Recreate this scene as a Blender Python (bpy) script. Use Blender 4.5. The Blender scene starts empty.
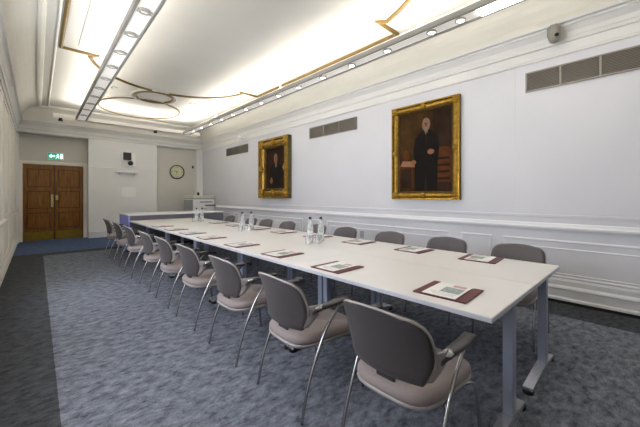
import bpy, bmesh, math, random
from mathutils import Vector, Matrix
random.seed(4)
PI = math.pi
SC = bpy.context.scene
COL = SC.collection

# ------------------------------------------------------------------ materials
def new_mat(name):
    m = bpy.data.materials.new(name); m.use_nodes = True
    nt = m.node_tree
    return m, nt, nt.nodes['Principled BSDF']

def srgb(r, g, b):
    f = lambda c: (c/255/12.92) if c/255 <= .04045 else ((c/255+.055)/1.055)**2.4
    return (f(r), f(g), f(b), 1)

def mat(name, rgb, rough=.5, metal=0., noise=0., scale=20., bump=0., spec=.5, bscale=None, coat=0., sheen=0.):
    m, nt, b = new_mat(name)
    c = srgb(*rgb)
    b.inputs['Roughness'].default_value = rough
    b.inputs['Metallic'].default_value = metal
    b.inputs['Specular IOR Level'].default_value = spec
    b.inputs['Coat Weight'].default_value = coat
    b.inputs['Sheen Weight'].default_value = sheen
    tc = nt.nodes.new('ShaderNodeTexCoord')
    n = nt.nodes.new('ShaderNodeTexNoise'); n.inputs['Scale'].default_value = scale
    n.inputs['Detail'].default_value = 4
    nt.links.new(tc.outputs['Object'], n.inputs['Vector'])
    r = nt.nodes.new('ShaderNodeValToRGB')
    lo = tuple(v*(1-noise) for v in c[:3])+(1,); hi = tuple(min(1, v*(1+noise)) for v in c[:3])+(1,)
    r.color_ramp.elements[0].position = .3; r.color_ramp.elements[1].position = .7
    r.color_ramp.elements[0].color = lo; r.color_ramp.elements[1].color = hi
    nt.links.new(n.outputs['Fac'], r.inputs['Fac']); nt.links.new(r.outputs['Color'], b.inputs['Base Color'])
    if bump:
        n2 = nt.nodes.new('ShaderNodeTexNoise'); n2.inputs['Scale'].default_value = bscale or scale
        nt.links.new(tc.outputs['Object'], n2.inputs['Vector'])
        bp = nt.nodes.new('ShaderNodeBump'); bp.inputs['Strength'].default_value = bump; bp.inputs['Distance'].default_value = .01
        nt.links.new(n2.outputs['Fac'], bp.inputs['Height']); nt.links.new(bp.outputs['Normal'], b.inputs['Normal'])
    return m

def emit(name, rgb, strength):
    m, nt, b = new_mat(name)
    b.inputs['Base Color'].default_value = srgb(*rgb)
    b.inputs['Emission Color'].default_value = srgb(*rgb)
    b.inputs['Emission Strength'].default_value = strength
    return m

def glass(name, rgb=(245, 250, 250), rough=.02):
    m, nt, b = new_mat(name)
    b.inputs['Base Color'].default_value = srgb(*rgb)
    b.inputs['Transmission Weight'].default_value = .8
    b.inputs['Roughness'].default_value = rough
    b.inputs['IOR'].default_value = 1.12
    return m

def carpet(name, dark, light, contrast=1.):
    m, nt, b = new_mat(name)
    b.inputs['Roughness'].default_value = .95
    b.inputs['Specular IOR Level'].default_value = .1
    tc = nt.nodes.new('ShaderNodeTexCoord')
    mp = nt.nodes.new('ShaderNodeMapping'); mp.inputs['Scale'].default_value = (1., 1.7, 1); mp.inputs['Rotation'].default_value = (0, 0, .5)
    nt.links.new(tc.outputs['Object'], mp.inputs['Vector'])
    n = nt.nodes.new('ShaderNodeTexNoise'); n.inputs['Scale'].default_value = 11.; n.inputs['Detail'].default_value = 10; n.inputs['Roughness'].default_value = .72
    n.inputs['Distortion'].default_value = .25
    nt.links.new(mp.outputs['Vector'], n.inputs['Vector'])
    n3 = nt.nodes.new('ShaderNodeTexNoise'); n3.inputs['Scale'].default_value = 150; n3.inputs['Detail'].default_value = 2
    nt.links.new(tc.outputs['Object'], n3.inputs['Vector'])
    mx = nt.nodes.new('ShaderNodeMix'); mx.data_type = 'FLOAT'; mx.inputs['Factor'].default_value = .25
    nt.links.new(n.outputs['Fac'], mx.inputs['A']); nt.links.new(n3.outputs['Fac'], mx.inputs['B'])
    r = nt.nodes.new('ShaderNodeValToRGB')
    r.color_ramp.elements[0].position = .37; r.color_ramp.elements[1].position = .63
    r.color_ramp.elements[0].color = srgb(*dark); r.color_ramp.elements[1].color = srgb(*light)
    nt.links.new(mx.outputs['Result'], r.inputs['Fac']); nt.links.new(r.outputs['Color'], b.inputs['Base Color'])
    bp = nt.nodes.new('ShaderNodeBump'); bp.inputs['Strength'].default_value = .3; bp.inputs['Distance'].default_value = .01
    nt.links.new(n3.outputs['Fac'], bp.inputs['Height']); nt.links.new(bp.outputs['Normal'], b.inputs['Normal'])
    return m

def wood(name, a, c):
    m, nt, b = new_mat(name)
    b.inputs['Roughness'].default_value = .35
    tc = nt.nodes.new('ShaderNodeTexCoord')
    mp = nt.nodes.new('ShaderNodeMapping'); mp.inputs['Scale'].default_value = (14, 14, 1.2)
    nt.links.new(tc.outputs['Object'], mp.inputs['Vector'])
    n = nt.nodes.new('ShaderNodeTexNoise'); n.inputs['Scale'].default_value = 2.5; n.inputs['Detail'].default_value = 8; n.inputs['Distortion'].default_value = .8
    nt.links.new(mp.outputs['Vector'], n.inputs['Vector'])
    r = nt.nodes.new('ShaderNodeValToRGB'); r.color_ramp.elements[0].position = .3; r.color_ramp.elements[1].position = .72
    r.color_ramp.elements[0].color = srgb(*a); r.color_ramp.elements[1].color = srgb(*c)
    nt.links.new(n.outputs['Fac'], r.inputs['Fac']); nt.links.new(r.outputs['Color'], b.inputs['Base Color'])
    return m

M = dict(
    wall=mat('wall_paint', (214, 214, 219), .6, noise=.015, scale=2),
    wall_far=mat('far_wall_paint', (236, 236, 235), .65, noise=.015, scale=2),
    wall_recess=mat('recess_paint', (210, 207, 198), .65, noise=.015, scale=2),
    wall_left=mat('left_wall_paint', (240, 236, 227), .6, noise=.015, scale=2),
    trim=mat('trim_paint', (226, 226, 230), .4, noise=.01, scale=3),
    cornice=mat('cornice_paint', (228, 227, 224), .6, noise=.015, scale=3),
    cove=mat('cove_paint', (228, 225, 215), .7, noise=.015, scale=2),
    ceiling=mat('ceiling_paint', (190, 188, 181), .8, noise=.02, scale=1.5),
    gold_paint=mat('gilded_moulding', (108, 86, 40), .45, .15, noise=.2, scale=8),
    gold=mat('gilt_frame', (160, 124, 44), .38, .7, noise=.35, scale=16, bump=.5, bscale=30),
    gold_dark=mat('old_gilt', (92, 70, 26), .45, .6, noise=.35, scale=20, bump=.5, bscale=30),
    frame_side=mat('frame_edge', (96, 84, 44), .5, .3, noise=.2, scale=12),
    canvas=mat('portrait_ground', (62, 42, 17), .8, spec=.15, noise=.45, scale=4),
    canvas2=mat('portrait_ground_dark', (44, 30, 20), .8, spec=.15, noise=.4, scale=4),
    suit=mat('painted_suit', (24, 20, 18), .8, spec=.15, noise=.2, scale=10),
    skin=mat('painted_skin', (140, 94, 66), .8, spec=.15, noise=.15, scale=30),
    beard=mat('painted_beard', (124, 110, 94), .8, spec=.15, noise=.2, scale=40),
    redbrown=mat('painted_furniture', (84, 46, 20), .8, spec=.15, noise=.3, scale=10),
    paintpaper=mat('painted_paper', (150, 110, 84), .8, spec=.15, noise=.2, scale=12),
    table=mat('table_laminate', (220, 217, 213), .34, noise=.01, scale=3),
    table_edge=mat('table_edging', (190, 192, 202), .4),
    steel=mat('painted_steel', (150, 158, 178), .4, .3),
    chrome=mat('chrome', (172, 172, 174), .26, 1.),
    foot=mat('polished_foot', (222, 222, 226), .22, .75),
    black=mat('black_plastic', (18, 18, 19), .45),
    chair_back=mat('chair_back_fabric', (58, 53, 54), .75, noise=.08, scale=90, bump=.15, bscale=300, sheen=.1),
    chair_seat=mat('chair_seat_fabric', (142, 131, 130), .8, noise=.06, scale=90, bump=.15, bscale=300, sheen=.1),  # top light put into the colour: seat lighter than back pad
    chair_rim=mat('chair_rim', (150, 144, 142), .4),
    chair_pad=mat('chair_pad_fabric', (90, 84, 86), .8, noise=.06, scale=90, bump=.15, bscale=300, sheen=.1),
    wing=mat('chair_wing', (146, 139, 137), .45),
    arm=mat('arm_plastic', (54, 51, 51), .42),
    burgundy=mat('burgundy_leatherette', (88, 36, 38), .5, noise=.12, scale=40),
    paper=mat('white_paper', (232, 230, 226), .7),
    ink=mat('print_grey', (150, 158, 156), .7, noise=.25, scale=60),
    ink2=mat('print_pink', (196, 160, 158), .7, noise=.1, scale=60),
    glass=glass('clear_glass', (252, 253, 253)),
    water=glass('bottle_glass', (250, 252, 252), .06),
    grille=mat('grille_metal', (150, 143, 132), .5, .2),
    grille_dark=mat('grille_back', (104, 99, 92), .8),
    beam=mat('beam_white', (238, 235, 228), .5),
    rail=mat('beam_rail', (156, 153, 145), .45, .1),
    ring=mat('downlight_ring', (186, 183, 174), .4, .1),
    lens=mat('downlight_lens', (226, 224, 218), .3),
    lens_lit=emit('downlight_lit', (255, 250, 238), 14.),
    panel_lit=emit('light_panel_lit', (255, 250, 242), 9.),
    added_glow=emit('white_added_glow', (244, 240, 232), .27),  # faint glow added to the white beam undersides to brighten them
    tube=emit('uplight_tube', (255, 250, 241), 24.),
    day=emit('daylight_pane', (241, 245, 255), 7.),
    carpet=carpet('carpet_grey_blue', (60, 64, 73), (139, 144, 154)),
    carpet_dark=carpet('carpet_border', (44, 46, 49), (86, 88, 92)),
    carpet_blue=carpet('carpet_blue', (62, 76, 106), (98, 114, 148)),
    oak=wood('oak_stained', (98, 56, 0), (154, 100, 4)),
    oak_dark=wood('oak_moulding', (62, 32, 0), (98, 56, 4)),
    brass=mat('brass', (140, 118, 44), .35, .6, noise=.12, scale=14),
    brass_bright=mat('brass_polished', (226, 200, 130), .22, .8),
    sign_green=emit('sign_green', (30, 148, 118), .75),
    sign_white=emit('sign_white', (236, 255, 248), 1.1),
    device_white=mat('device_white', (250, 250, 248), .45),
    device_cream=mat('device_cream', (216, 214, 196), .5),
    device_grey=mat('device_grey', (168, 170, 168), .5),
    cam_grey=mat('camera_grey', (146, 142, 132), .45),
    clock_rim=mat('clock_rim', (44, 48, 46), .35),
    clock_face=mat('clock_face', (206, 210, 172), .5),
    violet=mat('violet_panel', (162, 170, 250), .6),
    slate=mat('slate_panel', (98, 97, 108), .6),
    counter=mat('counter_white', (226, 226, 230), .4),
)

# ------------------------------------------------------------------ mesh builder
class MB:
    def __init__(s): s.bm = bmesh.new(); s.mi = 0
    def _new(s, faces):
        for f in faces: f.material_index = s.mi
    def box(s, x0, x1, y0, y1, z0, z1, bev=0., seg=1):
        r = bmesh.ops.create_cube(s.bm, size=1)
        vs = r['verts']
        for v in vs:
            v.co = Vector(((x0+x1)/2+v.co.x*(x1-x0), (y0+y1)/2+v.co.y*(y1-y0), (z0+z1)/2+v.co.z*(z1-z0)))
        fs = {f for v in vs for f in v.link_faces}; s._new(fs)
        if bev:
            es = list({e for v in vs for e in v.link_edges})
            o = bmesh.ops.bevel(s.bm, geom=es, offset=bev, segments=seg, affect='EDGES', profile=.5)
            s._new(o['faces'])
        return s
    def tube(s, pts, r, n=8, closed=False, cap=True):
        pts = [Vector(p) for p in pts]; rs = r if isinstance(r, (list, tuple)) else [r]*len(pts)
        rings = []; prev = None
        for i, p in enumerate(pts):
            if closed: t = (pts[(i+1) % len(pts)]-pts[i-1]).normalized()
            else: t = (pts[min(i+1, len(pts)-1)]-pts[max(i-1, 0)]).normalized()
            if prev is None:
                up = Vector((0, 0, 1)) if abs(t.z) < .9 else Vector((1, 0, 0))
                a = t.cross(up).normalized()
            else:
                a = (prev-t*prev.dot(t)).normalized()
            prev = a; b = t.cross(a)
            rings.append([s.bm.verts.new(p+(a*math.cos(2*PI*k/n)+b*math.sin(2*PI*k/n))*rs[i]) for k in range(n)])
        L = len(rings)
        for i in range(L if closed else L-1):
            A, B = rings[i], rings[(i+1) % L]
            for k in range(n):
                f = s.bm.faces.new((A[k], A[(k+1) % n], B[(k+1) % n], B[k])); f.smooth = True; f.material_index = s.mi
        if cap and not closed:
            for R_ in (rings[0][::-1], rings[-1]):
                f = s.bm.faces.new(R_); f.material_index = s.mi
        return s
    def lathe(s, prof, c=(0, 0, 0), n=20, axis='Z', sx=1., sy=1.):
        def P(r, h, a):
            u, v = r*math.cos(a)*sx, r*math.sin(a)*sy
            if axis == 'Z': q = (u, v, h)
            elif axis == 'X': q = (h, u, v)
            else: q = (v, h, u)
            return Vector(q)+Vector(c)
        rings = [[s.bm.verts.new(P(max(r, 1e-4), h, 2*PI*k/n)) for k in range(n)] for r, h in prof]
        for A, B in zip(rings, rings[1:]):
            for k in range(n):
                f = s.bm.faces.new((A[k], A[(k+1) % n], B[(k+1) % n], B[k])); f.smooth = True; f.material_index = s.mi
        for R_ in (rings[0][::-1], rings[-1]):
            f = s.bm.faces.new(R_); f.material_index = s.mi
        return s
    def cyl(s, c, r, h, axis='Z', n=20):
        return s.lathe([(r, 0), (r, h)], c, n, axis)
    def poly(s, pts, thick=None):
        vs = [s.bm.verts.new(p) for p in pts]
        f = s.bm.faces.new(vs); f.material_index = s.mi
        if thick:
            o = bmesh.ops.extrude_face_region(s.bm, geom=[f])
            for v in o['geom']:
                if isinstance(v, bmesh.types.BMVert): v.co += Vector(thick)
            for v in o['geom']:
                if isinstance(v, bmesh.types.BMFace): v.material_index = s.mi
            for v in vs:
                for g in v.link_faces: g.material_index = s.mi
        return s
    def sweep(s, prof, p0, p1, out, up=(0, 0, 1)):
        """extrude profile [(o,u)] straight from p0 to p1; out/up are unit vectors"""
        p0, p1, out, up = map(Vector, (p0, p1, out, up))
        A = [s.bm.verts.new(p0+out*o+up*u) for o, u in prof]; B = [s.bm.verts.new(p1+out*o+up*u) for o, u in prof]
        n = len(prof)
        for k in range(n):
            f = s.bm.faces.new((A[k], A[(k+1) % n], B[(k+1) % n], B[k])); f.material_index = s.mi
        s.bm.faces.new(A[::-1]).material_index = s.mi; s.bm.faces.new(B).material_index = s.mi
        return s
    def build(s, name, mats, parent=None, smooth=False, **kw):
        bmesh.ops.recalc_face_normals(s.bm, faces=s.bm.faces[:])
        me = bpy.data.meshes.new(name); s.bm.to_mesh(me); s.bm.free()
        if not isinstance(mats, (list, tuple)): mats = [mats]
        for m in mats: me.materials.append(m)
        if smooth:
            for p in me.polygons: p.use_smooth = True
        o = bpy.data.objects.new(name, me); COL.objects.link(o)
        if parent: o.parent = parent
        for k, v in kw.items(): o[k] = v
        return o

def structure(name, mb, m, parent=None): return mb.build(name, m, parent, kind='structure')
def thing(name, label, cat, loc=(0, 0, 0), rz=0, group=None):
    o = bpy.data.objects.new(name, None); COL.objects.link(o)
    o.location = loc; o.rotation_euler = (0, 0, rz); o.empty_display_size = .1
    o['label'] = label; o['category'] = cat
    if group: o['group'] = group
    return o
def tag(o, label, cat, group=None):
    o['label'] = label; o['category'] = cat
    if group: o['group'] = group
    return o
def dup(root, loc, rz, label, group=None):
    def rec(o, parent):
        c = o.copy(); COL.objects.link(c); c.parent = parent
        for ch in list(o.children): rec(ch, c)
        return c
    r = rec(root, None); r.location = loc; r.rotation_euler = (0, 0, rz); r['label'] = label
    if group: r['group'] = group
    return r
def spline(pts, n=6):
    P = [Vector(p) for p in pts]; out = []
    for i in range(len(P)-1):
        a, b, c, d = P[max(i-1, 0)], P[i], P[i+1], P[min(i+2, len(P)-1)]
        for k in range(n):
            t = k/n
            out.append(.5*((2*b)+(c-a)*t+(2*a-5*b+4*c-d)*t*t+(3*b-a-3*c+d)*t**3))
    return out+[P[-1]]

# ------------------------------------------------------------------ room dimensions
WR, WL, YF, YN = 4.84, -.418, 12.06, -2.7     # right, left, far, near planes
ZC = 3.863                                      # ceiling height
XM = (WR+WL)/2
# floor with its carpet areas
f = MB()
def frect(mi, x0, x1, y0, y1):
    f.mi = mi
    v = [f.bm.verts.new(p) for p in ((x0, y0, 0), (x1, y0, 0), (x1, y1, 0), (x0, y1, 0))]
    f.bm.faces.new(v).material_index = mi
frect(1, WL, .105, YN, 9.62); frect(0, .105, 4.28, YN, 9.2); frect(1, 4.28, WR, YN, 9.62); frect(1, .105, 4.28, 9.2, 9.62)
frect(2, WL, WR, 9.62, YF+.4)
structure('floor', f, [M['carpet'], M['carpet_dark'], M['carpet_blue']])
# walls
structure('wall_right', MB().box(WR, WR+.15, YN-.15, YF+.6, 0, 4.1), M['wall'])
structure('wall_near', MB().box(WL-.3, WR+.15, YN-.15, YN, 0, 4.1), M['wall'])
DX0, DX1, CX0, CX1, ZH = -.372, 1.2, 3.18, 4.6, 3.15
RD, RC = .32, .16
w = MB()
w.box(WL-.3, DX0, YF, YF+.6, 0, 4.1).box(DX1, CX0, YF, YF+.6, 0, 4.1).box(CX1, WR, YF, YF+.6, 0, 4.1)
w.box(DX0, DX1, YF, YF+.6, ZH, 4.1).box(CX0, CX1, YF, YF+.6, ZH, 4.1)
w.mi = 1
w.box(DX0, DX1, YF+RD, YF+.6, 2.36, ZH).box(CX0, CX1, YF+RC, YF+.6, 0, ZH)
w.mi = 0
structure('wall_far', w, [M['wall_far'], M['wall_recess']])
# left wall with two unseen windows, placed by guess to supply daylight
wy = [(1.5, 2.9), (4.3, 5.7)]
w = MB(); y = YN
for a, b in wy:
    w.box(WL-.3, WL, y, a, 0, 4.1); w.box(WL-.3, WL, a, b, 0, .82); w.box(WL-.3, WL, a, b, 3.0, 4.1); y = b
w.box(WL-.3, WL, y, YF, 0, 4.1)
structure('wall_left', w, M['wall_left'])
for i, (a, b) in enumerate(wy):
    wf = MB()
    for y0, y1, z0, z1 in ((a, b, .82, .88), (a, b, 2.94, 3.0), (a, a+.06, .88, 2.94), (b-.06, b, .88, 2.94), ((a+b)/2-.02, (a+b)/2+.02, .88, 2.94), (a, b, 1.9, 1.94)):
        wf.box(WL-.22, WL-.12, y0, y1, z0, z1)
    wo = structure('window_%d' % (i+1), wf, M['trim'])
    MB().box(WL-.2, WL-.19, a+.06, b-.06, .88, 2.94).build('pane', M['day'], wo)
    MB().box(WL-.12, WL+.03, a-.05, b+.05, .79, .82, .005).build('window_sill', M['trim'], wo)
# pilaster panels and dado on the visible stretch of the left wall
t = MB()
for y0, y1 in ((6.0, 6.9), (7.35, 8.7), (9.15, 10.5), (10.95, 11.9)):
    for z0, z1 in ((.98, 3.0), (.26, .84)):
        t.box(WL, WL+.012, y0, y1, z0, z0+.03).box(WL, WL+.012, y0, y1, z1-.03, z1)
        t.box(WL, WL+.012, y0, y0+.03, z0+.03, z1-.03).box(WL, WL+.012, y1-.03, y1, z0+.03, z1-.03)
structure('trim_1', t, M['wall_left'])
t = MB()
for y0, y1 in ((5.65, 7.65), (9.2, 10.1), (10.9, YF)):
    t.sweep([(0, -.035), (.03, -.025), (.05, .01), (.05, .03), (0, .035)], (WL, y0, .90), (WL, y1, .90), (1, 0, 0))
structure('trim_2', t, M['wall_left'])
structure('baseboard_left', MB().sweep([(0, 0), (.025, 0), (.025, .13), (.012, .16), (0, .17)], (WL, YN, 0), (WL, YF, 0), (1, 0, 0)), M['wall_left'])
# right wall wainscot
t = MB().sweep([(0, -.04), (.012, -.035), (.022, -.012), (.05, -.004), (.05, .018), (.03, .03), (.012, .06), (0, .065)], (WR, YN, .925), (WR, YF, .925), (-1, 0, 0))
structure('trim_3', t, M['trim'])
t = MB()
def panel(y0, y1, z0, z1, w_=.035, th=.018):
    pr = [(0, 0), (th*.4, 0), (th, w_*.35), (th*.6, w_*.8), (0, w_)]
    t.sweep(pr, (WR, y0, z1-w_), (WR, y1, z1-w_), (-1, 0, 0)).sweep(pr, (WR, y0, z0), (WR, y1, z0), (-1, 0, 0))
    t.sweep(pr, (WR, y0, z0+w_), (WR, y0, z1-w_), (-1, 0, 0), (0, 1, 0)).sweep(pr, (WR, y1-w_, z0+w_), (WR, y1-w_, z1-w_), (-1, 0, 0), (0, 1, 0))
for y0, y1 in ((-2.4, 1.40), (1.55, 1.99), (2.18, 5.0), (5.2, 5.64), (5.84, 8.9), (9.1, 9.5), (9.7, 11.9)):
    panel(y0, y1, .305, .78, .03, .014)
    if y1-y0 > 1: panel(y0+.1, y1-.1, .35, .68, .018, .009)
structure('trim_4', t, M['trim'])
structure('baseboard_right', MB().sweep([(0, 0), (.04, 0), (.04, .06), (.028, .075), (.028, .17), (.04, .18), (.034, .2), (.02, .22), (.02, .275), (.008, .30), (0, .30)], (WR, YN, 0), (WR, YF, 0), (-1, 0, 0)), M['trim'])
# raised wall panel at the near end of the right wall, faint joint
structure('trim_27', MB().box(WR-.046, WR, YN, YF, 0, .035, .003), M['black'])  # black strip standing in for the shadow gap at the skirting foot
structure('trim_5', MB().box(WR-.008, WR, YN, 1.25, 1.1, 3.1, .003), M['wall'])
structure('trim_6', MB().box(WR-.012, WR, YN, YF, 1.06, 1.1, .004), M['wall'])
# far wall base boards and door architrave
bb = MB()
for x0, x1 in ((DX1, CX0), (CX1, WR)): bb.box(x0, x1, YF-.03, YF, 0, .2, .006)
structure('baseboard_far', bb, M['trim'])
AX0, AX1 = -.30, 1.10; yA = YF+RD
DZ = 2.28
ar = MB()
ar.box(DX0, AX0, yA-.04, yA+.05, 0, DZ+.1, .006).box(AX1, DX1, yA-.04, yA+.05, 0, DZ+.1, .006).box(AX0, AX1, yA-.04, yA+.05, DZ, DZ+.1, .006)
structure('trim_7', ar, M['wall_left'])
# picture strip on the far wall at dado height and thin line across the middle pier
structure('trim_8', MB().box(DX1, CX0, YF-.02, YF, 2.24, 2.265, .004), M['wall_far'])

# double doors
xc = (AX0+AX1)/2
for i, (x0, x1) in enumerate(((AX0, xc-.004), (xc+.004, AX1))):
    d = MB(); y0 = yA+.005
    d.box(x0, x1, y0+.012, y0+.05, .01, DZ)
    st = .085
    zs = (.30, .90, 1.55, DZ-.02)
    d.box(x0, x0+st, y0, y0+.02, .01, DZ).box(x1-st, x1, y0, y0+.02, .01, DZ)
    for z0, z1 in ((.01, .36), (.84, .96), (1.49, 1.60), (DZ-.13, DZ)): d.box(x0+st, x1-st, y0, y0+.02, z0, z1)
    dr = structure('door_%d' % (i+1), d, M['oak'])
    p = MB()
    for z0, z1 in ((.36, .84), (.96, 1.49), (1.60, DZ-.13)):
        a, b = x0+st, x1-st
        for (q0, q1, r0, r1) in ((a, b, z0, z0+.025), (a, b, z1-.025, z1), (a, a+.025, z0+.025, z1-.025), (b-.025, b, z0+.025, z1-.025)):
            p.box(q0, q1, y0+.002, y0+.014, r0, r1, .004)
    p.build('panel_moulding', M['oak_dark'], dr)
    p = MB()
    for z0, z1 in ((.36, .84), (.96, 1.49), (1.60, DZ-.13)): p.box(x0+st+.06, x1-st-.06, y0+.006, y0+.014, z0+.06, z1-.06, .004)
    p.build('raised_panel', M['oak'], dr)
    MB().box(x0+.03, x1-.03, y0-.004, y0, .03, .27).build('kick_plate', M['brass'], dr)
    if i == 0: MB().box(x1-.012, x1+.022, y0-.012, y0+.05, .01, DZ, .004).build('astragal', M['oak_dark'], dr)
    hx = x1-.05 if i == 0 else x0+.05
    if i == 0:
        MB().box(hx-.03, hx+.03, y0-.006, y0, 1.0, 1.38, .002).build('push_plate', M['brass_bright'], dr)
        MB().tube(spline([(hx, y0, 1.06), (hx, y0-.05, 1.09), (hx, y0-.055, 1.2), (hx, y0-.05, 1.31), (hx, y0, 1.34)]), .011).build('handle', M['brass_bright'], dr)
    else:
        MB().box(hx-.035, hx+.035, y0-.006, y0, 1.22, 1.36, .002).build('lock_plate', M['brass_bright'], dr)
        MB().lathe([(.012, 0), (.012, -.03), (.028, -.04), (.03, -.055), (.018, -.066)], (hx, y0, 1.29), 14, 'Y').build('knob', M['brass_bright'], dr)

# ------------------------------------------------------------------ ceiling, cove, cornices
SOFX = .33
cx0, cx1, cy0, cy1 = WL+.42, WR-.42, YN+.42, YF-.42
cm = MB(); cm.box(WL-.3, WR+.15, YN-.15, YF+.6, ZC+.02, ZC+.1)
cm.box(cx0-.02, cx1+.02, cy0-.02, cy1+.02, ZC, ZC+.02)
structure('ceiling', cm, M['ceiling'])
def cove_prof():
    pts = []
    for k in range(9):
        a = k/8*PI/2
        pts.append((.09+.33*(1-math.cos(a)), 3.50+.363*math.sin(a)))
    return pts+[(.42, ZC+.03), (0, ZC+.03), (0, 3.50)]
runs = (('right', (WR, YN, 0), (WR, YF, 0), (-1, 0, 0)), ('left', (WL, YN, 0), (WL, YF, 0), (1, 0, 0)),
        ('far', (WL, YF, 0), (WR, YF, 0), (0, -1, 0)), ('near', (WL, YN, 0), (WR, YN, 0), (0, 1, 0)))
CORN = [(0, 3.10), (.018, 3.10), (.022, 3.125), (.012, 3.14), (.012, 3.245), (.03, 3.25), (.036, 3.29), (.02, 3.305), (.03, 3.36), (.07, 3.42), (.085, 3.43), (.085, 3.455), (.12, 3.465), (.125, 3.50), (.09, 3.515), (0, 3.515)]
k = 9
for nm, a, b, o in runs:
    structure('trim_%d' % k, MB().sweep(cove_prof(), a, b, o), M['cove']); k += 1
    cp = CORN
    if nm == 'far': cp = [(x, z if z > 3.15 else z+.06) for x, z in CORN]
    structure('trim_%d' % k, MB().sweep(cp, a, b, o), M['cornice']); k += 1
# flat mouldings round the ceiling field
def ring_pts(x0, x1, y0, y1, z): return [(x0, y0, z), (x1, y0, z), (x1, y1, z), (x0, y1, z)]
def strip(mb, pts, wdt, th, closed=False):
    """flat band of given width under the ceiling along a 2-D path"""
    P = [Vector((p[0], p[1])) for p in pts]; n = len(P); L, R_ = [], []
    for i in range(n):
        if closed: a, b, c = P[i-1], P[i], P[(i+1) % n]
        else: a, b, c = P[max(i-1, 0)], P[i], P[min(i+1, n-1)]
        d1 = (b-a).normalized() if (b-a).length else (c-b).normalized(); d2 = (c-b).normalized() if (c-b).length else d1
        n1 = Vector((-d1.y, d1.x)); n2 = Vector((-d2.y, d2.x)); m = (n1+n2)
        m = m.normalized() if m.length > 1e-4 else n1
        q = wdt/2/max(.35, m.dot(n1))
        L.append(b+m*q); R_.append(b-m*q)
    def ringv(i):
        l, r = L[i], R_[i]; c = P[i]
        return [mb.bm.verts.new(v) for v in ((l.x, l.y, ZC+.002), ((l.x*.75+c.x*.25), (l.y*.75+c.y*.25), ZC-th*.8), (c.x, c.y, ZC-th), ((r.x*.75+c.x*.25), (r.y*.75+c.y*.25), ZC-th*.8), (r.x, r.y, ZC+.002))]
    V = [ringv(i) for i in range(n)]
    for i in range(n if closed else n-1):
        A, B = V[i], V[(i+1) % n]
        for q in range(4):
            mb.bm.faces.new((A[q], A[q+1], B[q+1], B[q])).material_index = mb.mi
    return mb
mo = MB()
strip(mo, ring_pts(cx0+.05, cx1-.05, cy0+.05, cy1-.05, 0), .10, .03, True)
strip(mo, ring_pts(cx0+.235, cx1-.235, cy0+.235, cy1-.235, 0), .035, .025, True)
structure('trim_20', mo, M['cove'])
# gilded ornament: side lines with stepped ends and an arc at each end, roundel and big circle beyond it
XO, R0 = 2.2, 1.52
def arc(cy, sgn, a0, a1, n=34): return [(XO+R0*math.cos(a0+(a1-a0)*i/n), cy+sgn*R0*math.sin(a0+(a1-a0)*i/n)) for i in range(n+1)]
a0 = math.asin((6.98-6.55)/R0)
farc = arc(6.55, 1, a0, PI-a0); narc = arc(2.89, -1, a0, PI-a0)
path = [(4.10, 2.66), (4.10, 6.74), (3.62, 6.74)] + [(3.70, 6.86)] + farc + [(.70, 6.86), (.78, 6.74), (.30, 6.74), (.30, 2.66), (.78, 2.66), (.70, 2.57)] + narc[::-1] + [(3.70, 2.57), (3.62, 2.66)]
structure('trim_21', strip(MB(), path, .06, .04, True), M['gold_paint'])
structure('trim_22', strip(MB(), [(.52, 2.9), (.52, 6.5)], .02, .012), M['ceiling'])
ell = lambda cx, cy, a, b, n=56: [(cx+a*math.cos(2*PI*i/n), cy+b*math.sin(2*PI*i/n)) for i in range(n)]
structure('trim_23', strip(MB(), ell(2.2, 8.57, .42, .47), .06, .04, True), M['gold_paint'])
structure('trim_24', strip(MB(), ell(2.22, 10.05, 1.0, 1.12), .045, .03, True), M['gold_paint'])
structure('trim_25', strip(strip(MB(), ell(2.2, 8.57, .50, .56), .05, .03, True), ell(2.22, 10.05, 1.09, 1.22), .05, .025, True), M['ceiling'])
rz_ = MB()
for cx in (1.25, 3.15):
    for i in range(5): rz_.lathe([(.05, 0), (.03, -.02), (.001, -.025)], (cx+.09*math.cos(i*2*PI/5), 8.45+.09*math.sin(i*2*PI/5), ZC), 10)
    rz_.lathe([(.05, 0), (.03, -.025), (.001, -.03)], (cx, 8.45, ZC), 10)
structure('trim_26', rz_, M['ceiling'])

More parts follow.
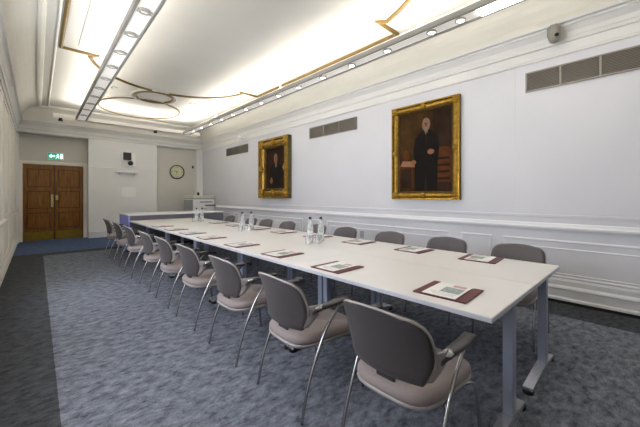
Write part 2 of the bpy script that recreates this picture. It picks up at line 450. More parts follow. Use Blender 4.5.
# ------------------------------------------------------------------ suspended lighting beams
ZB = 3.348
BY0, BY1 = -2.0, 10.2
def beam(name, label, x0, x1, lit):
    root = thing(name, label, 'light fitting', (0, 0, 0))
    MB().box(x0+.02, x1-.02, BY0, BY1, ZB+.008, ZB+.03).build('tray', M['added_glow'], root, label='white underside with an added faint glow')
    for xa, xb in ((x0, x0+.035), (x1-.035, x1)): MB().box(xa, xb, BY0, BY1, ZB-.008, ZB+.062, .004).build('rail', M['rail'], root)
    MB().box((x0+.05 if lit else x0+.045), (x1-.05 if lit else x0+.13), BY0+.2, BY1-.1, ZB+.032, ZB+.04).build('uplight_tube', M['tube'], root, label='glowing strip lamp on top of the beam')
    for y in (-1, 2, 5, 8): MB().cyl(((x0+x1)/2, y, ZB+.03), .012, ZC-ZB-.03, n=8).build('hanger', M['beam'], root)
    xm = (x0+x1)/2
    y = 3.74-.648*2
    ys = [1.47]+[1.82+.648*i for i in range(13)] if lit else [3.74-.648*3+.648*i for i in range(13)]
    for y in ys:
        if y > BY1-.15: continue
        d = MB().lathe([(.062, .008), (.062, -.012), (.048, -.016), (.044, .004)], (xm, y, ZB), 20)
        if not lit:
            for q in (-.025, .025): d.box(xm-.075, xm+.075, y+q-.004, y+q+.004, ZB-.014, ZB+.004)
        o = d.build('downlight', M['ring'], root)
        MB().lathe([(.04, -.004), (.03, -.010), (.001, -.012)], (xm, y, ZB), 16).build('lens', M['lens_lit'] if lit else M['added_glow'], o)  # unlit lenses take the same added glow as the tray
    return root
lb = beam('lighting_beam', 'suspended white lighting beam with unlit round downlights along the left of the ceiling', .745, .98, False)
rb = beam('lighting_beam', 'suspended white lighting beam with small lit spots along the right of the ceiling', 3.44, 3.68, True)
MB().box(3.468, 3.652, .3, 1.27, ZB-.006, ZB+.006).build('light_panel', M['panel_lit'], rb, label='lit panel added out of view to light the near floor and table')
for y0, y1 in ((1.0, 2.2),): MB().box(.775, .95, y0, y1, ZB-.006, ZB+.006).build('light_panel', M['panel_lit'], lb, label='lit panel added out of view to light the near floor and table')  # unseen panel, added for top light on the near floor and furniture
cb = thing('lighting_beam', 'suspended white cross beam in front of the far wall, joining the two long beams', 'light fitting')
MB().box(.745, 3.655, 10.21, 10.45, ZB+.008, ZB+.05).build('tray', M['beam'], cb)
for ya, yb in ((10.2, 10.235), (10.425, 10.46)): MB().box(.30, 4.0, ya, yb, ZB-.012, ZB+.085, .004).build('rail', M['beam'], cb)
MB().box(.8, 3.6, 10.25, 10.41, ZB+.07, ZB+.08).build('uplight_tube', M['tube'], cb, label='glowing strip lamp on top of the beam')
for x, lab in ((.45, 'small black spotlight under the left end of the far cross beam'), (2.68, 'small black spotlight under the right half of the far cross beam')):
    sp = thing('spotlight', lab, 'spotlight', (x, 10.33, ZB-.012), group='spotlights under the cross beam')
    MB().box(-.03, .03, -.095, .095, -.008, 0).build('bracket', M['black'], sp)
    MB().lathe([(.02, -.008), (.045, -.02), (.05, -.06), (.03, -.062)], (0, 0, 0), 14).build('lamp_head', M['black'], sp)

# ------------------------------------------------------------------ wall grilles
def grille(y0, y1, z0, z1, n, lab):
    g = thing('air_vent', lab, 'vent', (WR, (y0+y1)/2, (z0+z1)/2), group='air grilles along the right wall')
    h = (y1-y0)/2; v = (z1-z0)/2
    MB().box(-.012, -.002, -h, h, -v, v).build('backing', M['grille_dark'], g)
    fr = MB()
    fr.box(-.028, -.002, -h, h, v-.018, v).box(-.028, -.002, -h, h, -v, -v+.018).box(-.028, -.002, -h, -h+.018, -v+.018, v-.018).box(-.028, -.002, h-.018, h, -v+.018, v-.018)
    for i in range(1, n): yy = -h+2*h*i/n; fr.box(-.028, -.002, yy-.01, yy+.01, -v+.018, v-.018)
    fr.build('frame', M['grille'], g)
    sl = MB(); m = 12
    for i in range(m):
        z = -v+.024+(2*v-.048)*(i+.5)/m
        sl.poly([(-.024, -h+.018, z-.004), (-.024, h-.018, z-.004), (-.012, h-.018, z+.006), (-.012, -h+.018, z+.006)], (0, 0, .002))
    sl.build('louvre', M['grille'], g, kind='stuff')
    return g
grille(-.36, 1.13, 2.725, 2.985, 4, 'long beige-brown wall grille high up at the right edge of the photo, nearest of three')
grille(4.09, 5.57, 2.71, 2.97, 3, 'grey wall grille between the two gilt framed portraits')
grille(8.52, 9.96, 2.71, 2.97, 3, 'small looking grey wall grille farthest along the right wall, beyond the far portrait')

# ------------------------------------------------------------------ portraits
def portrait(y0, y1, z0, z1, bw, depth, lab, gen, bg):
    """hung on the right wall; local x points into the room, local y runs to the photo's right, z up"""
    w_, h_ = y1-y0, z1-z0
    root = thing('portrait', lab, 'painting', (WR, (y0+y1)/2, (z0+z1)/2), PI)   # local +x -> -X
    hw, hh = w_/2, h_/2
    fr = MB()
    prof = [(0, 0), (depth, .0), (depth*1.0, bw*.16), (depth*.72, bw*.26), (depth*.86, bw*.45), (depth*.8, bw*.62), (depth*.5, bw*.78), (depth*.56, bw*.88), (depth*.4, bw), (0, bw)]
    cor = [(-hw, -hh), (hw, -hh), (hw, hh), (-hw, hh)]
    rings = []
    for (cy, cz) in cor:
        sy, sz = (1 if cy < 0 else -1), (1 if cz < 0 else -1)
        rings.append([fr.bm.verts.new((d+.004, cy+sy*o, cz+sz*o)) for d, o in prof])
    for i in range(4):
        A, B = rings[i], rings[(i+1) % 4]
        for q in range(len(prof)-1):
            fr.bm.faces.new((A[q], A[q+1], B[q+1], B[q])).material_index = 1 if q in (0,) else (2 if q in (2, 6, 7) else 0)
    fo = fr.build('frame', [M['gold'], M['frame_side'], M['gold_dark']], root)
    def leaf(cy, cz, s):
        orn = MB()
        for a in range(6):
            t_ = a*PI/3
            orn.lathe([(s*.34, depth*.7), (s*.3, depth*.98), (s*.12, depth*1.12), (.001, depth*1.14)], (.004, cy+s*.5*math.cos(t_), cz+s*.5*math.sin(t_)), 10, 'X')
        orn.lathe([(s*.4, depth*.8), (s*.34, depth*1.1), (s*.12, depth*1.25), (.001, depth*1.27)], (.004, cy, cz), 12, 'X')
        orn.build('ornament', M['gold'], fo)
    m = bw*.5
    for cy in (-hw+m, hw-m):
        for cz in (-hh+m, hh-m): leaf(cy, cz, bw*.62)
    for cy, cz in ((0, hh-m), (0, -hh+m), (-hw+m, 0), (hw-m, 0)): leaf(cy, cz, bw*.46)
    cv = MB(); a, b = hw-bw*.97, hh-bw*.97
    cv.box(.006, .02, -a, a, -b, b)
    lay = [.0205]
    def blob(mi, pts):
        cv.mi = mi; lay[0] += .0006
        cv.poly([(lay[0], p*a, q*b) for p, q in pts])
    def oval(mi, cy, cz, ry, rz, n=16): blob(mi, [(cy+ry/a*math.cos(2*PI*i/n), cz+rz/b*math.sin(2*PI*i/n)) for i in range(n)])
    gen(blob, oval, a, b)
    cv.build('canvas', [bg, M['suit'], M['skin'], M['beard'], M['redbrown'], M['paintpaper'], M['canvas2']], root)
    return root
def standing(blob, oval, a, b):
    # local y runs toward the photo's right because the piece is turned half round
    blob(6, [(.45, -.99), (.99, -.99), (.99, .99), (.3, .99), (.38, .2)])
    blob(4, [(.36, -.78), (.97, -.78), (.97, -.02), (.85, .06), (.5, .06), (.36, -.05)])        # chair at his side
    for q in range(4): blob(6, [(.42, -.72+.16*q), (.92, -.72+.16*q), (.92, -.66+.16*q), (.42, -.66+.16*q)])
    blob(4, [(-.97, -.9), (-.42, -.9), (-.42, -.32), (-.97, -.32)])                             # table with papers
    blob(5, [(-.97, -.34), (-.35, -.38), (-.42, -.24), (-.85, -.2)])
    blob(6, [(-.93, -.9), (-.5, -.9), (-.5, -.4), (-.93, -.42)])
    blob(1, [(-.36, -.97), (.0, -.97), (.06, -.6), (.1, -.97), (.48, -.97), (.5, -.3), (.56, .1), (.5, .34), (.3, .47), (.2, .52), (-.02, .52), (-.16, .46), (-.34, .32), (-.42, .05), (-.36, -.3)])
    blob(3, [(.0, .53), (.16, .53), (.08, .36)]); blob(6, [(.07, .45), (.1, .45), (.12, .2), (.08, .14), (.06, .2)])
    oval(2, .08, .65, .075, .115); oval(3, .08, .555, .045, .05); oval(3, .08, .745, .06, .028); oval(3, .0, .67, .014, .05); oval(3, .16, .67, .014, .05)
    oval(6, .04, .67, .013, .007); oval(6, .12, .67, .013, .007); oval(4, .08, .635, .010, .03)
    oval(2, .26, -.03, .06, .045); oval(2, -.40, -.26, .05, .04)
    oval(4, -.7, -.08, .07, .1)
def bust(blob, oval, a, b):
    blob(1, [(-.75, -.97), (.72, -.97), (.62, -.3), (.52, .12), (.22, .3), (-.12, .3), (-.5, .14), (-.68, -.3)])
    blob(0, [(.35, -.97), (.95, -.97), (.95, -.15), (.55, .0)])
    blob(1, [(-.5, -.9), (.5, -.9), (.5, .0), (.2, .28), (-.12, .28), (-.45, .1)])
    blob(3, [(-.05, .3), (.18, .3), (.14, .08), (.06, .02), (-.02, .1)])
    oval(2, .03, .48, .085, .14); oval(3, .03, .61, .08, .035)
    oval(6, -.01, .50, .012, .006); oval(6, .07, .50, .012, .006)
    oval(2, -.42, -.62, .07, .07); blob(3, [(-.5, -.5), (-.34, -.5), (-.36, -.44), (-.48, -.44)])
portrait(1.985, 3.205, 1.28, 2.915, .135, .075, 'near gilt framed portrait of a standing bearded man in a black suit', standing, M['canvas'])
portrait(6.29, 7.71, 1.275, 2.92, .27, .13, 'far smaller-looking gilt framed dark portrait of a seated man with white collar', bust, M['canvas2'])

# ------------------------------------------------------------------ tables
TZ = .74
def make_table(lab):
    root = thing('conference_table', lab, 'table', (0, 0, 0), group='tables pushed together down the room')
    # local x across, 0.825 wide; local y along, 1.6 long, origin at the near left floor corner
    W_, L_ = .824, 1.598
    MB().box(0, W_, 0, L_, TZ-.006, TZ, .002).build('tabletop', M['table'], root)
    MB().box(.001, W_-.001, .001, L_-.001, TZ-.03, TZ-.006, .003).build('edge_band', M['table_edge'], root)
    ub = MB().box(.30, .46, .10, L_-.10, TZ-.07, TZ-.03, .004)
    ub.build('beam', M['steel'], root)
    for y in (.035, L_-.035):
        MB().box(.365, .425, y-.028, y+.028, .06, TZ-.03, .006, 2).build('leg', M['steel'], root)
        ft = MB().sweep([(-.40, .03), (-.40, .05), (-.05, .075), (.06, .075), (.25, .05), (.25, .03)], (.36, y-.03, 0), (.36, y+.03, 0), (1, 0, 0)).build('foot', M['foot'], root)
        for dx in (-.375, .235): MB().lathe([(.026, 0), (.034, .004), (.034, .03), (.02, .046)], (.36+dx, y, 0), 12).build('glide', M['black'], ft)
        MB().box(.15, .60, y-.02, y+.02, TZ-.05, TZ-.03).build('bracket', M['steel'], root)
    return root
TX0, TY0 = 1.63, .52
NM = ['nearest table of the %s row, with splayed chrome feet showing', 'second table from the near end in the %s row', 'third table from the near end in the %s row', 'fourth table from the near end in the %s row', 'farthest table of the %s row, next to the violet ended counter']
proto = None
for side, sx in (('left', TX0), ('right', TX0+.826)):
    for i in range(5):
        lab = 'white laminate conference table, ' + NM[i] % side
        loc = (sx, TY0+1.6*i, 0)
        if proto is None: proto = make_table(lab); proto.location = loc
        else: dup(proto, loc, 0, lab)

# ------------------------------------------------------------------ chairs
def make_chair(lab):
    root = thing('conference_chair', lab, 'chair')
    # local x forward, rear feet at x = 0
    def seat_ring(mb, sc, z, dz=0.):
        R_ = []
        n = 40
        for i in range(n):
            a = 2*PI*i/n; c, s_ = math.cos(a), math.sin(a)
            e = .5
            px = math.copysign(abs(c)**e, c); py = math.copysign(abs(s_)**e, s_)
            hw = .228+.010*px
            R_.append(mb.bm.verts.new((.298+.283*px*sc, hw*py*sc, z-dz*max(0, px)**2*.03)))
        return R_
    sm = MB()
    rings = [seat_ring(sm, s, z, 1) for s, z in ((.86, .412), (.97, .418), (1.0, .435), (.995, .453), (.965, .468), (.88, .476), (.6, .477), (.3, .474), (.02, .473))]
    for A, B in zip(rings, rings[1:]):
        for i in range(40): sm.bm.faces.new((A[i], A[(i+1) % 40], B[(i+1) % 40], B[i])).smooth = True
    sm.bm.faces.new(rings[0][::-1]); sm.bm.faces.new(rings[-1])
    sm.build('seat', M['chair_seat'], root)
    tm = MB()
    rings = [seat_ring(tm, s, z, 1) for s, z in ((.80, .390), (.96, .395), (1.0, .408), (1.0, .418), (.8, .42))]
    for A, B in zip(rings, rings[1:]):
        for i in range(40): tm.bm.faces.new((A[i], A[(i+1) % 40], B[(i+1) % 40], B[i])).smooth = True
    tm.bm.faces.new(rings[0][::-1]); tm.bm.faces.new(rings[-1])
    tm.build('seat_pan', M['chair_rim'], root)
    # backrest
    Z0, Z1 = .515, .83
    def half_w(t):
        w_ = .19+.052*math.sin(min(1, t/.5)*PI/2) if t < .5 else .242-.010*((t-.5)/.5)
        if t > .68:
            u = (t-.68)/.32; w_ = w_-.095*(1-math.sqrt(max(0, 1-u**2.4)))
        return w_
    def bp(s, t, off=0.):
        hw = half_w(t); y = s*hw
        x = .015-.075*t+.02*math.sin(t*PI) + .95*y*y*(1.15-.35*t) + off
        return Vector((x, y, Z0+(Z1-Z0)*t - .012*(s*s)*max(0, t-.85)/.15))
    NS = 16; ts = [0, .1, .2, .3, .4, .5, .6, .68, .75, .81, .86, .9, .94, .97, .99, 1.0]
    def sheet(o0, o1, shrink=1.0):
        mb = MB(); F_ = []; B_ = []
        for t in ts:
            tt = .5+(t-.5)*shrink
            F_.append([mb.bm.verts.new(bp(-shrink+2*shrink*i/NS, tt, o1)) for i in range(NS+1)])
            B_.append([mb.bm.verts.new(bp(-shrink+2*shrink*i/NS, tt, o0)) for i in range(NS+1)])
        nt_ = len(ts)
        for j in range(nt_-1):
            for i in range(NS):
                mb.bm.faces.new((F_[j][i], F_[j][i+1], F_[j+1][i+1], F_[j+1][i])).smooth = True
                mb.bm.faces.new((B_[j][i], B_[j+1][i], B_[j+1][i+1], B_[j][i+1])).smooth = True
            for c in (0, NS): mb.bm.faces.new((F_[j][c], F_[j+1][c], B_[j+1][c], B_[j][c]))
        for j in (0, nt_-1):
            for i in range(NS): mb.bm.faces.new((F_[j][i], F_[j][i+1], B_[j][i+1], B_[j][i]))
        return mb
    bk = sheet(-.004, .014).build('backrest', M['chair_back'], root)
    sheet(.014, .034, .95).build('back_pad', M['chair_pad'], root)
    per = [bp(1, t, .006) for t in ts if t > .28] + [bp(-1+2*(NS-i)/NS, 1.0, .006) for i in range(1, NS)] + [bp(-1, t, .006) for t in ts[::-1] if t > .28]
    MB().tube(per, .0075, 6).build('back_rim', M['chair_rim'], bk)
    # lower back connector between seat and backrest
    MB().sweep([(-.006, 0), (.006, 0), (.006, .11), (-.006, .11)], (.05, -.05, .45), (.05, .05, .45), (1, 0, 0)).build('back_support', M['arm'], root)
    for s in (-1, 1):
        # wing sweeping from the backrest to the arm
        pts = spline([(.085, s*.244, .632), (.115, s*.257, .652), (.17, s*.266, .660), (.25, s*.270, .664), (.36, s*.268, .668)])
        am = MB(); prev = None
        for i, p in enumerate(pts):
            q = i/(len(pts)-1); wd = .018+.012*math.sin(q*PI/2); th = .012
            ring = [am.bm.verts.new(p+Vector((0, dy*wd, dz*th))) for dy, dz in ((-1, -.6), (-.8, -1), (.8, -1), (1, -.6), (1, .5), (.8, 1), (-.8, 1), (-1, .5))]
            if prev:
                for k_ in range(8): am.bm.faces.new((prev[k_], prev[(k_+1) % 8], ring[(k_+1) % 8], ring[k_])).smooth = True
            else: am.bm.faces.new(ring[::-1])
            prev = ring
        am.bm.faces.new(prev)
        ar_ = am.build('armrest', M['arm'], root)
        MB().lathe([(.001, -.02), (.016, -.018), (.024, -.004), (.024, .008), (.012, .017), (.001, .018)], (.135, s*.262, .656), 12, sx=1.5).build('arm_joint', M['chrome'], ar_)
        wg = MB(); W0 = []
        for t in (.06, .14, .24, .34, .44, .52):
            p = bp(s*.99, t, .004); q = (t-.06)/.46
            e = Vector((.13+.07*(1-q)*q*2, s*.262, .575+.075*q)); e.z = max(e.z, p.z+.02*(1-q))
            row = []
            for k_ in range(6):
                v = p.lerp(e, k_/5*(.35+.65*q)); v.y += s*.012*math.sin(k_/5*PI); row.append(wg.bm.verts.new(v))
            W0.append(row)
        for A, B in zip(W0, W0[1:]):
            for k_ in range(5): wg.bm.faces.new((A[k_], A[k_+1], B[k_+1], B[k_])).smooth = True
        wo_ = wg.build('wing', M['wing'], root)
        so_ = wo_.modifiers.new('thickness', 'SOLIDIFY'); so_.thickness = .008; so_.offset = 0
        MB().tube(spline([(.005, s*.255, .004), (.045, s*.255, .18), (.115, s*.256, .36), (.20, s*.259, .52), (.285, s*.262, .61), (.345, s*.264, .654)], 5), .0092, 8).build('leg', M['chrome'], root, label='chrome rear leg rising to the armrest')
        MB().tube(spline([(.27, s*.18, .398), (.40, s*.22, .398), (.465, s*.238, .38), (.50, s*.244, .32), (.53, s*.248, .15), (.545, s*.25, .004)], 5), .0092, 8).build('leg', M['chrome'], root)
        MB().tube([(.105, s*.255, .33), (.16, s*.24, .385), (.24, s*.19, .398)], .009, 6).build('seat_strut', M['chrome'], root)
    return root
ORD = ['first', 'second', 'third', 'fourth', 'fifth', 'sixth', 'seventh', 'eighth', 'ninth']
left = [(1.165, .85, 0), (1.135, 1.63, -2), (1.135, 2.445, 0), (1.135, 3.315, 1), (1.135, 4.13, 0), (1.135, 4.97, 0), (1.135, 6.05, 1), (1.135, 7.07, 0), (1.135, 8.18, 0)]
right = [(3.655, .92, 0), (3.655, 1.665, 1), (3.655, 2.47, -1), (3.655, 3.31, 0), (3.66, 4.0, 0), (3.655, 4.85, 1), (3.655, 5.62, 0), (3.655, 6.24, -1), (3.655, 7.3, 0)]
chair = None
for side, pts in (('left', left), ('right', right)):
    for i, (x, y, a) in enumerate(pts):
        if i == 0: where = 'nearest chair of the %s row' % side
        elif i == len(pts)-1: where = 'farthest chair of the %s row' % side
        else: where = '%s chair from the near end of the %s row' % (ORD[i], side)
        lab = 'taupe padded armchair on chrome legs, ' + where
        rz = math.radians(a) + (0 if side == 'left' else PI)
        g = 'armchairs along the %s side of the table' % side
        if chair is None:
            chair = make_chair(lab); chair.location = (x, y, 0); chair.rotation_euler = (0, 0, rz); chair['group'] = g
        else: dup(chair, (x, y, 0), rz, lab, g)

# ------------------------------------------------------------------ folders and papers
def make_folder():
    root = thing('folder', '', 'folder')
    MB().box(-.16, .16, -.155, .155, 0, .004, .001).build('cover', M['burgundy'], root)
    for s in (-1, 1): MB().box(-.16, .16, s*.13-.028, s*.13+.028, .004, .008, .001).build('side_strip', M['burgundy'], root)
    return root
def make_paper():
    p = MB().box(-.148, .148, -.10, .10, 0, .003)
    p.mi = 1; p.poly([(-.06, -.085, .0034), (.06, -.085, .0034), (.06, .03, .0034), (-.06, .03, .0034)])
    p.mi = 2; p.poly([(.075, -.08, .0034), (.125, -.08, .0034), (.125, .0, .0034), (.075, .0, .0034)])
    for i in range(5): p.mi = 1; z = -.075-.013*i; p.poly([(z, -.08, .0034), (z+.003, -.08, .0034), (z+.003, .08-.01*i, .0034), (z, .08-.01*i, .0034)])
    return p.build('paper', [M['paper'], M['ink'], M['ink2']])
fold = pap = None
lf = [(1.88, .85, 3), (1.84, 1.77, 1), (1.85, 2.56, 4), (1.83, 3.37, 2), (1.83, 4.25, 0), (1.83, 4.97, 2), (1.82, 5.72, 0), (1.82, 6.52, 1)]
rf = [(3.08, 1.08, 4), (3.05, 1.76, -1), (3.04, 2.54, 2), (3.03, 3.31, 0), (2.98, 4.09, 1), (2.97, 4.83, 0), (2.96, 5.68, 2), (2.96, 6.5, 0)]
for side, pts in (('left', lf), ('right', rf)):
    for i, (x, y, a) in enumerate(pts):
        where = ('nearest of those along the %s side' % side) if i == 0 else ('farthest of those along the %s side' % side if i == len(pts)-1 else '%s from the near end on the %s side' % (ORD[i], side))
        rz = math.radians(a) + (0 if side == 'left' else PI)
        l1 = 'burgundy folder on the white table, ' + where; l2 = 'white printed papers on a burgundy folder, ' + where
        if fold is None:
            fold = make_folder(); fold.location = (x, y, TZ); fold.rotation_euler = (0, 0, rz); fold['label'] = l1; fold['group'] = 'folders on the %s side' % side
            pap = tag(make_paper(), l2, 'papers', 'papers on the %s side' % side); pap.location = (x, y+.005, TZ+.0085); pap.rotation_euler = (0, 0, rz)
        else:
            dup(fold, (x, y, TZ), rz, l1, 'folders on the %s side' % side)
            dup(pap, (x, y+.005, TZ+.0085), rz, l2, 'papers on the %s side' % side)

# ------------------------------------------------------------------ bottles and tumblers
def make_bottle():
    root = thing('water_bottle', '', 'bottle')
    MB().lathe([(.038, .0), (.043, .006), (.043, .17), (.038, .20), (.02, .245), (.0155, .265), (.0155, .292), (.012, .292), (.012, .262), (.034, .197), (.039, .168), (.039, .012), (.001, .010)], n=20).build('body', M['water'], root)
    MB().lathe([(.017, .288), (.019, .292), (.019, .312), (.012, .32), (.001, .321)], n=14).build('stopper', M['black'], root)
    MB().tube([(.02, 0, .27), (.026, 0, .285), (.024, 0, .305), (.0, 0, .318)], .0018, 6).build('wire_clip', M['chrome'], root)
    return root
def make_tumbler():
    return MB().lathe([(.026, 0), (.029, .002), (.035, .095), (.0335, .096), (.027, .012), (.001, .010)], n=18).build('tumbler', M['glass'])
bs = [((2.66, 3.06), 'clear water bottle with black stopper, left one of the nearest pair on the table'),
      ((2.77, 2.97), 'clear water bottle with black stopper, right one of the nearest pair on the table'),
      ((2.65, 4.86), 'clear water bottle with black stopper, left one of the middle pair on the table'),
      ((2.79, 4.80), 'clear water bottle with black stopper, right one of the middle pair on the table'),
      ((2.78, 7.30), 'clear water bottle with black stopper, left one of the farthest pair on the table'),
      ((2.90, 7.28), 'clear water bottle with black stopper, right one of the farthest pair on the table')]
b0 = None
for (x, y), lab in bs:
    if b0 is None: b0 = make_bottle(); b0.location = (x, y, TZ); b0['label'] = lab; b0['group'] = 'water bottles'
    else: dup(b0, (x, y, TZ), random.random()*6, lab, 'water bottles')
ts_ = [(2.47, 2.88, 'tumbler at the left front of the nearest bottle group'), (2.56, 2.80, 'tumbler at the right front of the nearest bottle group'), (2.57, 2.94, 'tumbler directly before the left bottle of the nearest pair'), (2.66, 2.87, 'tumbler directly before the right bottle of the nearest pair'),
       (2.53, 4.70, 'tumbler at the left front of the middle bottle pair'), (2.66, 4.64, 'tumbler at the right front of the middle bottle pair'), (2.66, 7.16, 'tumbler at the left front of the farthest bottle pair'), (2.79, 7.12, 'tumbler at the right front of the farthest bottle pair')]
t0 = None
for x, y, lab in ts_:
    lab = 'clear glass ' + lab
    if t0 is None: t0 = tag(make_tumbler(), lab, 'glass', 'glass tumblers'); t0.location = (x, y, TZ)
    else: dup(t0, (x, y, TZ), 0, lab, 'glass tumblers')

# ------------------------------------------------------------------ counter at the far end of the table
ct = thing('counter', 'raised counter with white top, slate front and violet end at the far table end', 'counter', (1.63, 8.58, 0))
MB().box(-.01, 2.43, -.01, 1.11, .85, .878, .005).build('counter_top', M['counter'], ct)
MB().box(.03, 2.41, 0, .03, .12, .85).build('front_panel', M['slate'], ct)
MB().box(0, .03, 0, 1.1, .02, .85).build('end_panel', M['violet'], ct, label='violet blue end panel')
MB().box(2.41, 2.42, 0, 1.1, .02, .85).build('end_panel', M['slate'], ct)
MB().box(.06, 2.38, .05, 1.05, 0, .12).build('plinth', M['black'], ct)

# ------------------------------------------------------------------ copier in the far right corner
cp = thing('copier', 'white boxy copier standing in the far right corner beyond the counter', 'copier', (4.03, 10.9, 0))
MB().box(0, .78, 0, .95, .04, 1.22, .01).build('body', M['device_white'], cp)
MB().box(-.006, 0, .03, .92, .08, 1.2).build('side_cover', M['device_grey'], cp, label='grey side cover')
MB().box(.0, .79, -.02, .95, 1.25, 1.36, .012).build('lid', M['device_cream'], cp)
MB().box(.03, .76, .05, .93, 1.22, 1.25).build('scanner_glass', M['device_grey'], cp)
MB().box(.24, .70, -.012, 0, 1.10, 1.14, .003).build('paper_slot', M['cam_grey'], cp)
MB().box(.42, .76, -.14, .02, .985, 1.02, .01).build('control_panel', M['black'], cp)
for z in (.15, .45, .72):
    dr = MB().box(.05, .73, -.012, 0, z, z+.22, .004).build('drawer', M['device_white'], cp)
    MB().box(.3, .48, -.024, -.012, z+.15, z+.17, .004).build('handle', M['device_grey'], dr)
for x in (.06, .72):
    for y in (.06, .88): MB().lathe([(.03, 0), (.03, .04)], (x, y, 0), 12).build('caster', M['black'], cp)
tp = tag(MB().lathe([(.001, 0), (.035, 0), (.042, .03), (.038, .09), (.02, .11), (.001, .112)], n=16).build('desk_speaker', M['black']), 'small black rounded device standing on the white copier lid', 'device')
tp.location = (4.24, 10.98, 1.36)

# ------------------------------------------------------------------ things on the far wall
yb = YF+RC
ck = thing('wall_clock', 'round wall clock with dark rim and pale face in the far right recess', 'clock', (3.91, yb, 2.25))
MB().lathe([(.262, 0), (.268, -.02), (.264, -.045), (.245, -.05), (.232, -.035), (.232, 0)], n=48, axis='Y').build('rim', M['clock_rim'], ck)
MB().lathe([(.236, -.001), (.236, -.02)], n=48, axis='Y').build('face', M['clock_face'], ck)
tk = MB()
for i in range(12):
    a = i*PI/6; r0, r1 = (.16, .205) if i % 3 == 0 else (.18, .205); wd = .010 if i % 3 == 0 else .006
    c, s_ = math.cos(a), math.sin(a)
    tk.poly([(r0*s_-wd*c, -.022, r0*c+wd*s_), (r1*s_-wd*c, -.022, r1*c+wd*s_), (r1*s_+wd*c, -.022, r1*c-wd*s_), (r0*s_+wd*c, -.022, r0*c-wd*s_)])
tk.build('hour_marks', M['black'], ck)
for nm, ang, ln, wd in (('hour_hand', 5.25, .11, .010), ('minute_hand', 3.5, .165, .007)):
    c, s_ = math.cos(ang), math.sin(ang)
    MB().poly([(-wd*c-.02*s_, -.026, wd*s_-.02*c), (ln*s_-wd*.4*c, -.026, ln*c+wd*.4*s_), (ln*s_+wd*.4*c, -.026, ln*c-wd*.4*s_), (wd*c-.02*s_, -.026, -wd*s_-.02*c)], (0, -.002, 0)).build(nm, M['black'], ck)
# exit sign
ex = thing('exit_sign', 'lit green running man exit sign on the wall over the double doors', 'sign', (.42, yA, 2.55))
MB().box(-.19, .19, -.05, 0, -.105, .105, .006).build('housing', M['device_white'], ex)
MB().box(-.178, .178, -.054, -.05, -.092, .092).build('face', M['sign_green'], ex)
pg = MB(); yy = -.056
def pol(pts): pg.poly([(x, yy, z) for x, z in pts], (0, -.002, 0))
pol([(-.155, 0), (-.09, .055), (-.09, .022), (-.02, .022), (-.02, -.022), (-.09, -.022), (-.09, -.055)])       # arrow pointing left
pol([(.115, -.075), (.165, -.075), (.165, .075), (.115, .075)])                                                   # doorway
pg.lathe([(.016, 0), (.016, -.002)], (.055, yy, .06), 12, 'Y')                                                    # head
pol([(.035, .04), (.068, .035), (.075, -.01), (.045, -.012)])
pol([(.035, .04), (.0, .015), (.008, .004), (.04, .024)]); pol([(.066, .03), (.095, .012), (.09, .0), (.062, .014)])
pol([(.046, -.008), (.02, -.03), (.0, -.068), (.014, -.074), (.036, -.04), (.062, -.018)]); pol([(.058, -.008), (.085, -.035), (.09, -.07), (.076, -.07), (.07, -.042), (.05, -.018)])
pg.build('pictogram', M['sign_white'], ex)
# conference camera on a white wall plate with two black units
vc = thing('wall_camera', 'white wall bracket carrying two black camera units on the far wall', 'camera', (2.28, YF, 2.57))
MB().box(-.2, .2, -.03, 0, -.23, .23, .01).build('back_plate', M['device_white'], vc)
MB().box(-.15, .07, -.14, -.03, -.02, .23, .012).build('camera_unit', M['black'], vc)
cu = MB().lathe([(.075, 0), (.08, -.03), (.07, -.10), (.04, -.12), (.001, -.121)], (.06, -.03, -.12), 18, 'Y').build('camera_head', M['black'], vc)
MB().lathe([(.03, 0), (.028, -.012), (.001, -.014)], (.06, -.15, -.12), 14, 'Y').build('lens', M['clock_rim'], cu)
MB().box(-.06, .18, -.12, -.03, -.225, -.205, .004).build('ledge', M['device_white'], vc)
sh = thing('wall_shelf', 'narrow white shelf on the far wall below the camera bracket', 'shelf', (2.24, YF, 2.13))
MB().box(-.33, .33, -.14, 0, -.012, .012, .004).build('board', M['wall_far'], sh)
for x in (-.22, .22): MB().poly([(x-.01, 0, -.012), (x-.01, -.11, -.012), (x-.01, 0, -.09)], (.02, 0, 0)).build('bracket', M['wall_far'], sh)
nt_ = MB().box(-.22, .22, -.008, 0, -.17, .17, .002)
nt_ = tag(nt_.build('wall_panel', M['device_white']), 'plain white panel on the far wall under the shelf', 'panel'); nt_.location = (2.28, YF, 1.47)
sn = thing('wall_sensor', 'tiny black sensor on the right pier beside the clock recess', 'sensor', (4.50, yb, 2.47))
MB().box(-.03, .03, -.03, 0, -.05, .05, .006).build('case', M['black'], sn)
MB().lathe([(.018, 0), (.012, -.012), (.001, -.015)], (0, -.03, .015), 12, 'Y').build('lens', M['clock_rim'], sn)

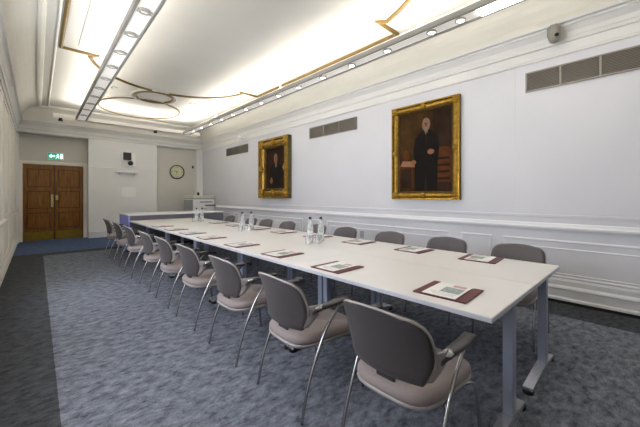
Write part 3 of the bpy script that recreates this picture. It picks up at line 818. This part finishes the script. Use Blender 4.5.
# ------------------------------------------------------------------ devices on the right wall cornice
cd = thing('security_camera', 'grey box camera with dark lens hung under the cornice, top right', 'camera', (WR-.085, .79, 3.42))
MB().box(-.12, .085, -.03, .04, -.01, .02, .004).build('mount', M['cam_grey'], cd)
MB().lathe([(.062, .0), (.066, -.02), (.066, -.13), (.05, -.17), (.02, -.185), (.001, -.186)], (-.075, 0, -.01), 18).build('housing', M['cam_grey'], cd)
MB().box(-.05, .03, .05, .085, -.09, .02, .006).build('junction_box', M['cam_grey'], cd)
d_ = Vector((-.9, -.45, -.25)).normalized()
p0 = Vector((-.075, 0, -.11))+d_*.05
MB().tube([p0, p0+d_*.022, p0+d_*.028], [.024, .022, .012], 14).build('lens', M['black'], cd)
ws = thing('wall_spotlight', 'white twin headed spotlight on the cornice between far portrait and far grille', 'spotlight', (WR-.012, 8.75, 3.2))
MB().box(-.03, 0, -.10, .10, -.03, .03, .006).build('base', M['device_white'], ws)
for y in (-.08, .08): MB().tube([(-.03, y, 0), (-.10, y-.02, .02), (-.11, y-.03, .04), (-.18, y-.07, -.08)], [.012, .014, .04, .05], 12).build('lamp_head', M['device_white'], ws)
# floor socket boxes on the skirting
so = tag(MB().box(-.012, 0, -.05, .05, -.07, .07, .004).build('wall_socket', M['device_grey']), 'grey socket plate low on right wall, seen between third and fourth right row chairs', 'socket')
so.location = (WR, 3.96, .56)

# ------------------------------------------------------------------ world, camera, view
wd = bpy.data.worlds.new('World'); SC.world = wd; wd.use_nodes = True
wd.node_tree.nodes['Background'].inputs['Color'].default_value = (.6, .7, .9, 1)
wd.node_tree.nodes['Background'].inputs['Strength'].default_value = .3
cam = bpy.data.cameras.new('camera'); co = bpy.data.objects.new('camera', cam); COL.objects.link(co)
co.location = (0, 0, 1.336); co.rotation_euler = (PI/2, 0, -.748)
cam.sensor_fit = 'HORIZONTAL'; cam.sensor_width = 36; cam.lens = 305.3/640*36
cam.shift_y = -17.5/640; cam.clip_start = .05
SC.camera = co
SC.view_settings.view_transform = 'Standard'; SC.view_settings.look = 'None'
SC.view_settings.exposure = .34; SC.view_settings.gamma = 1.
SC.view_settings.use_curve_mapping = False
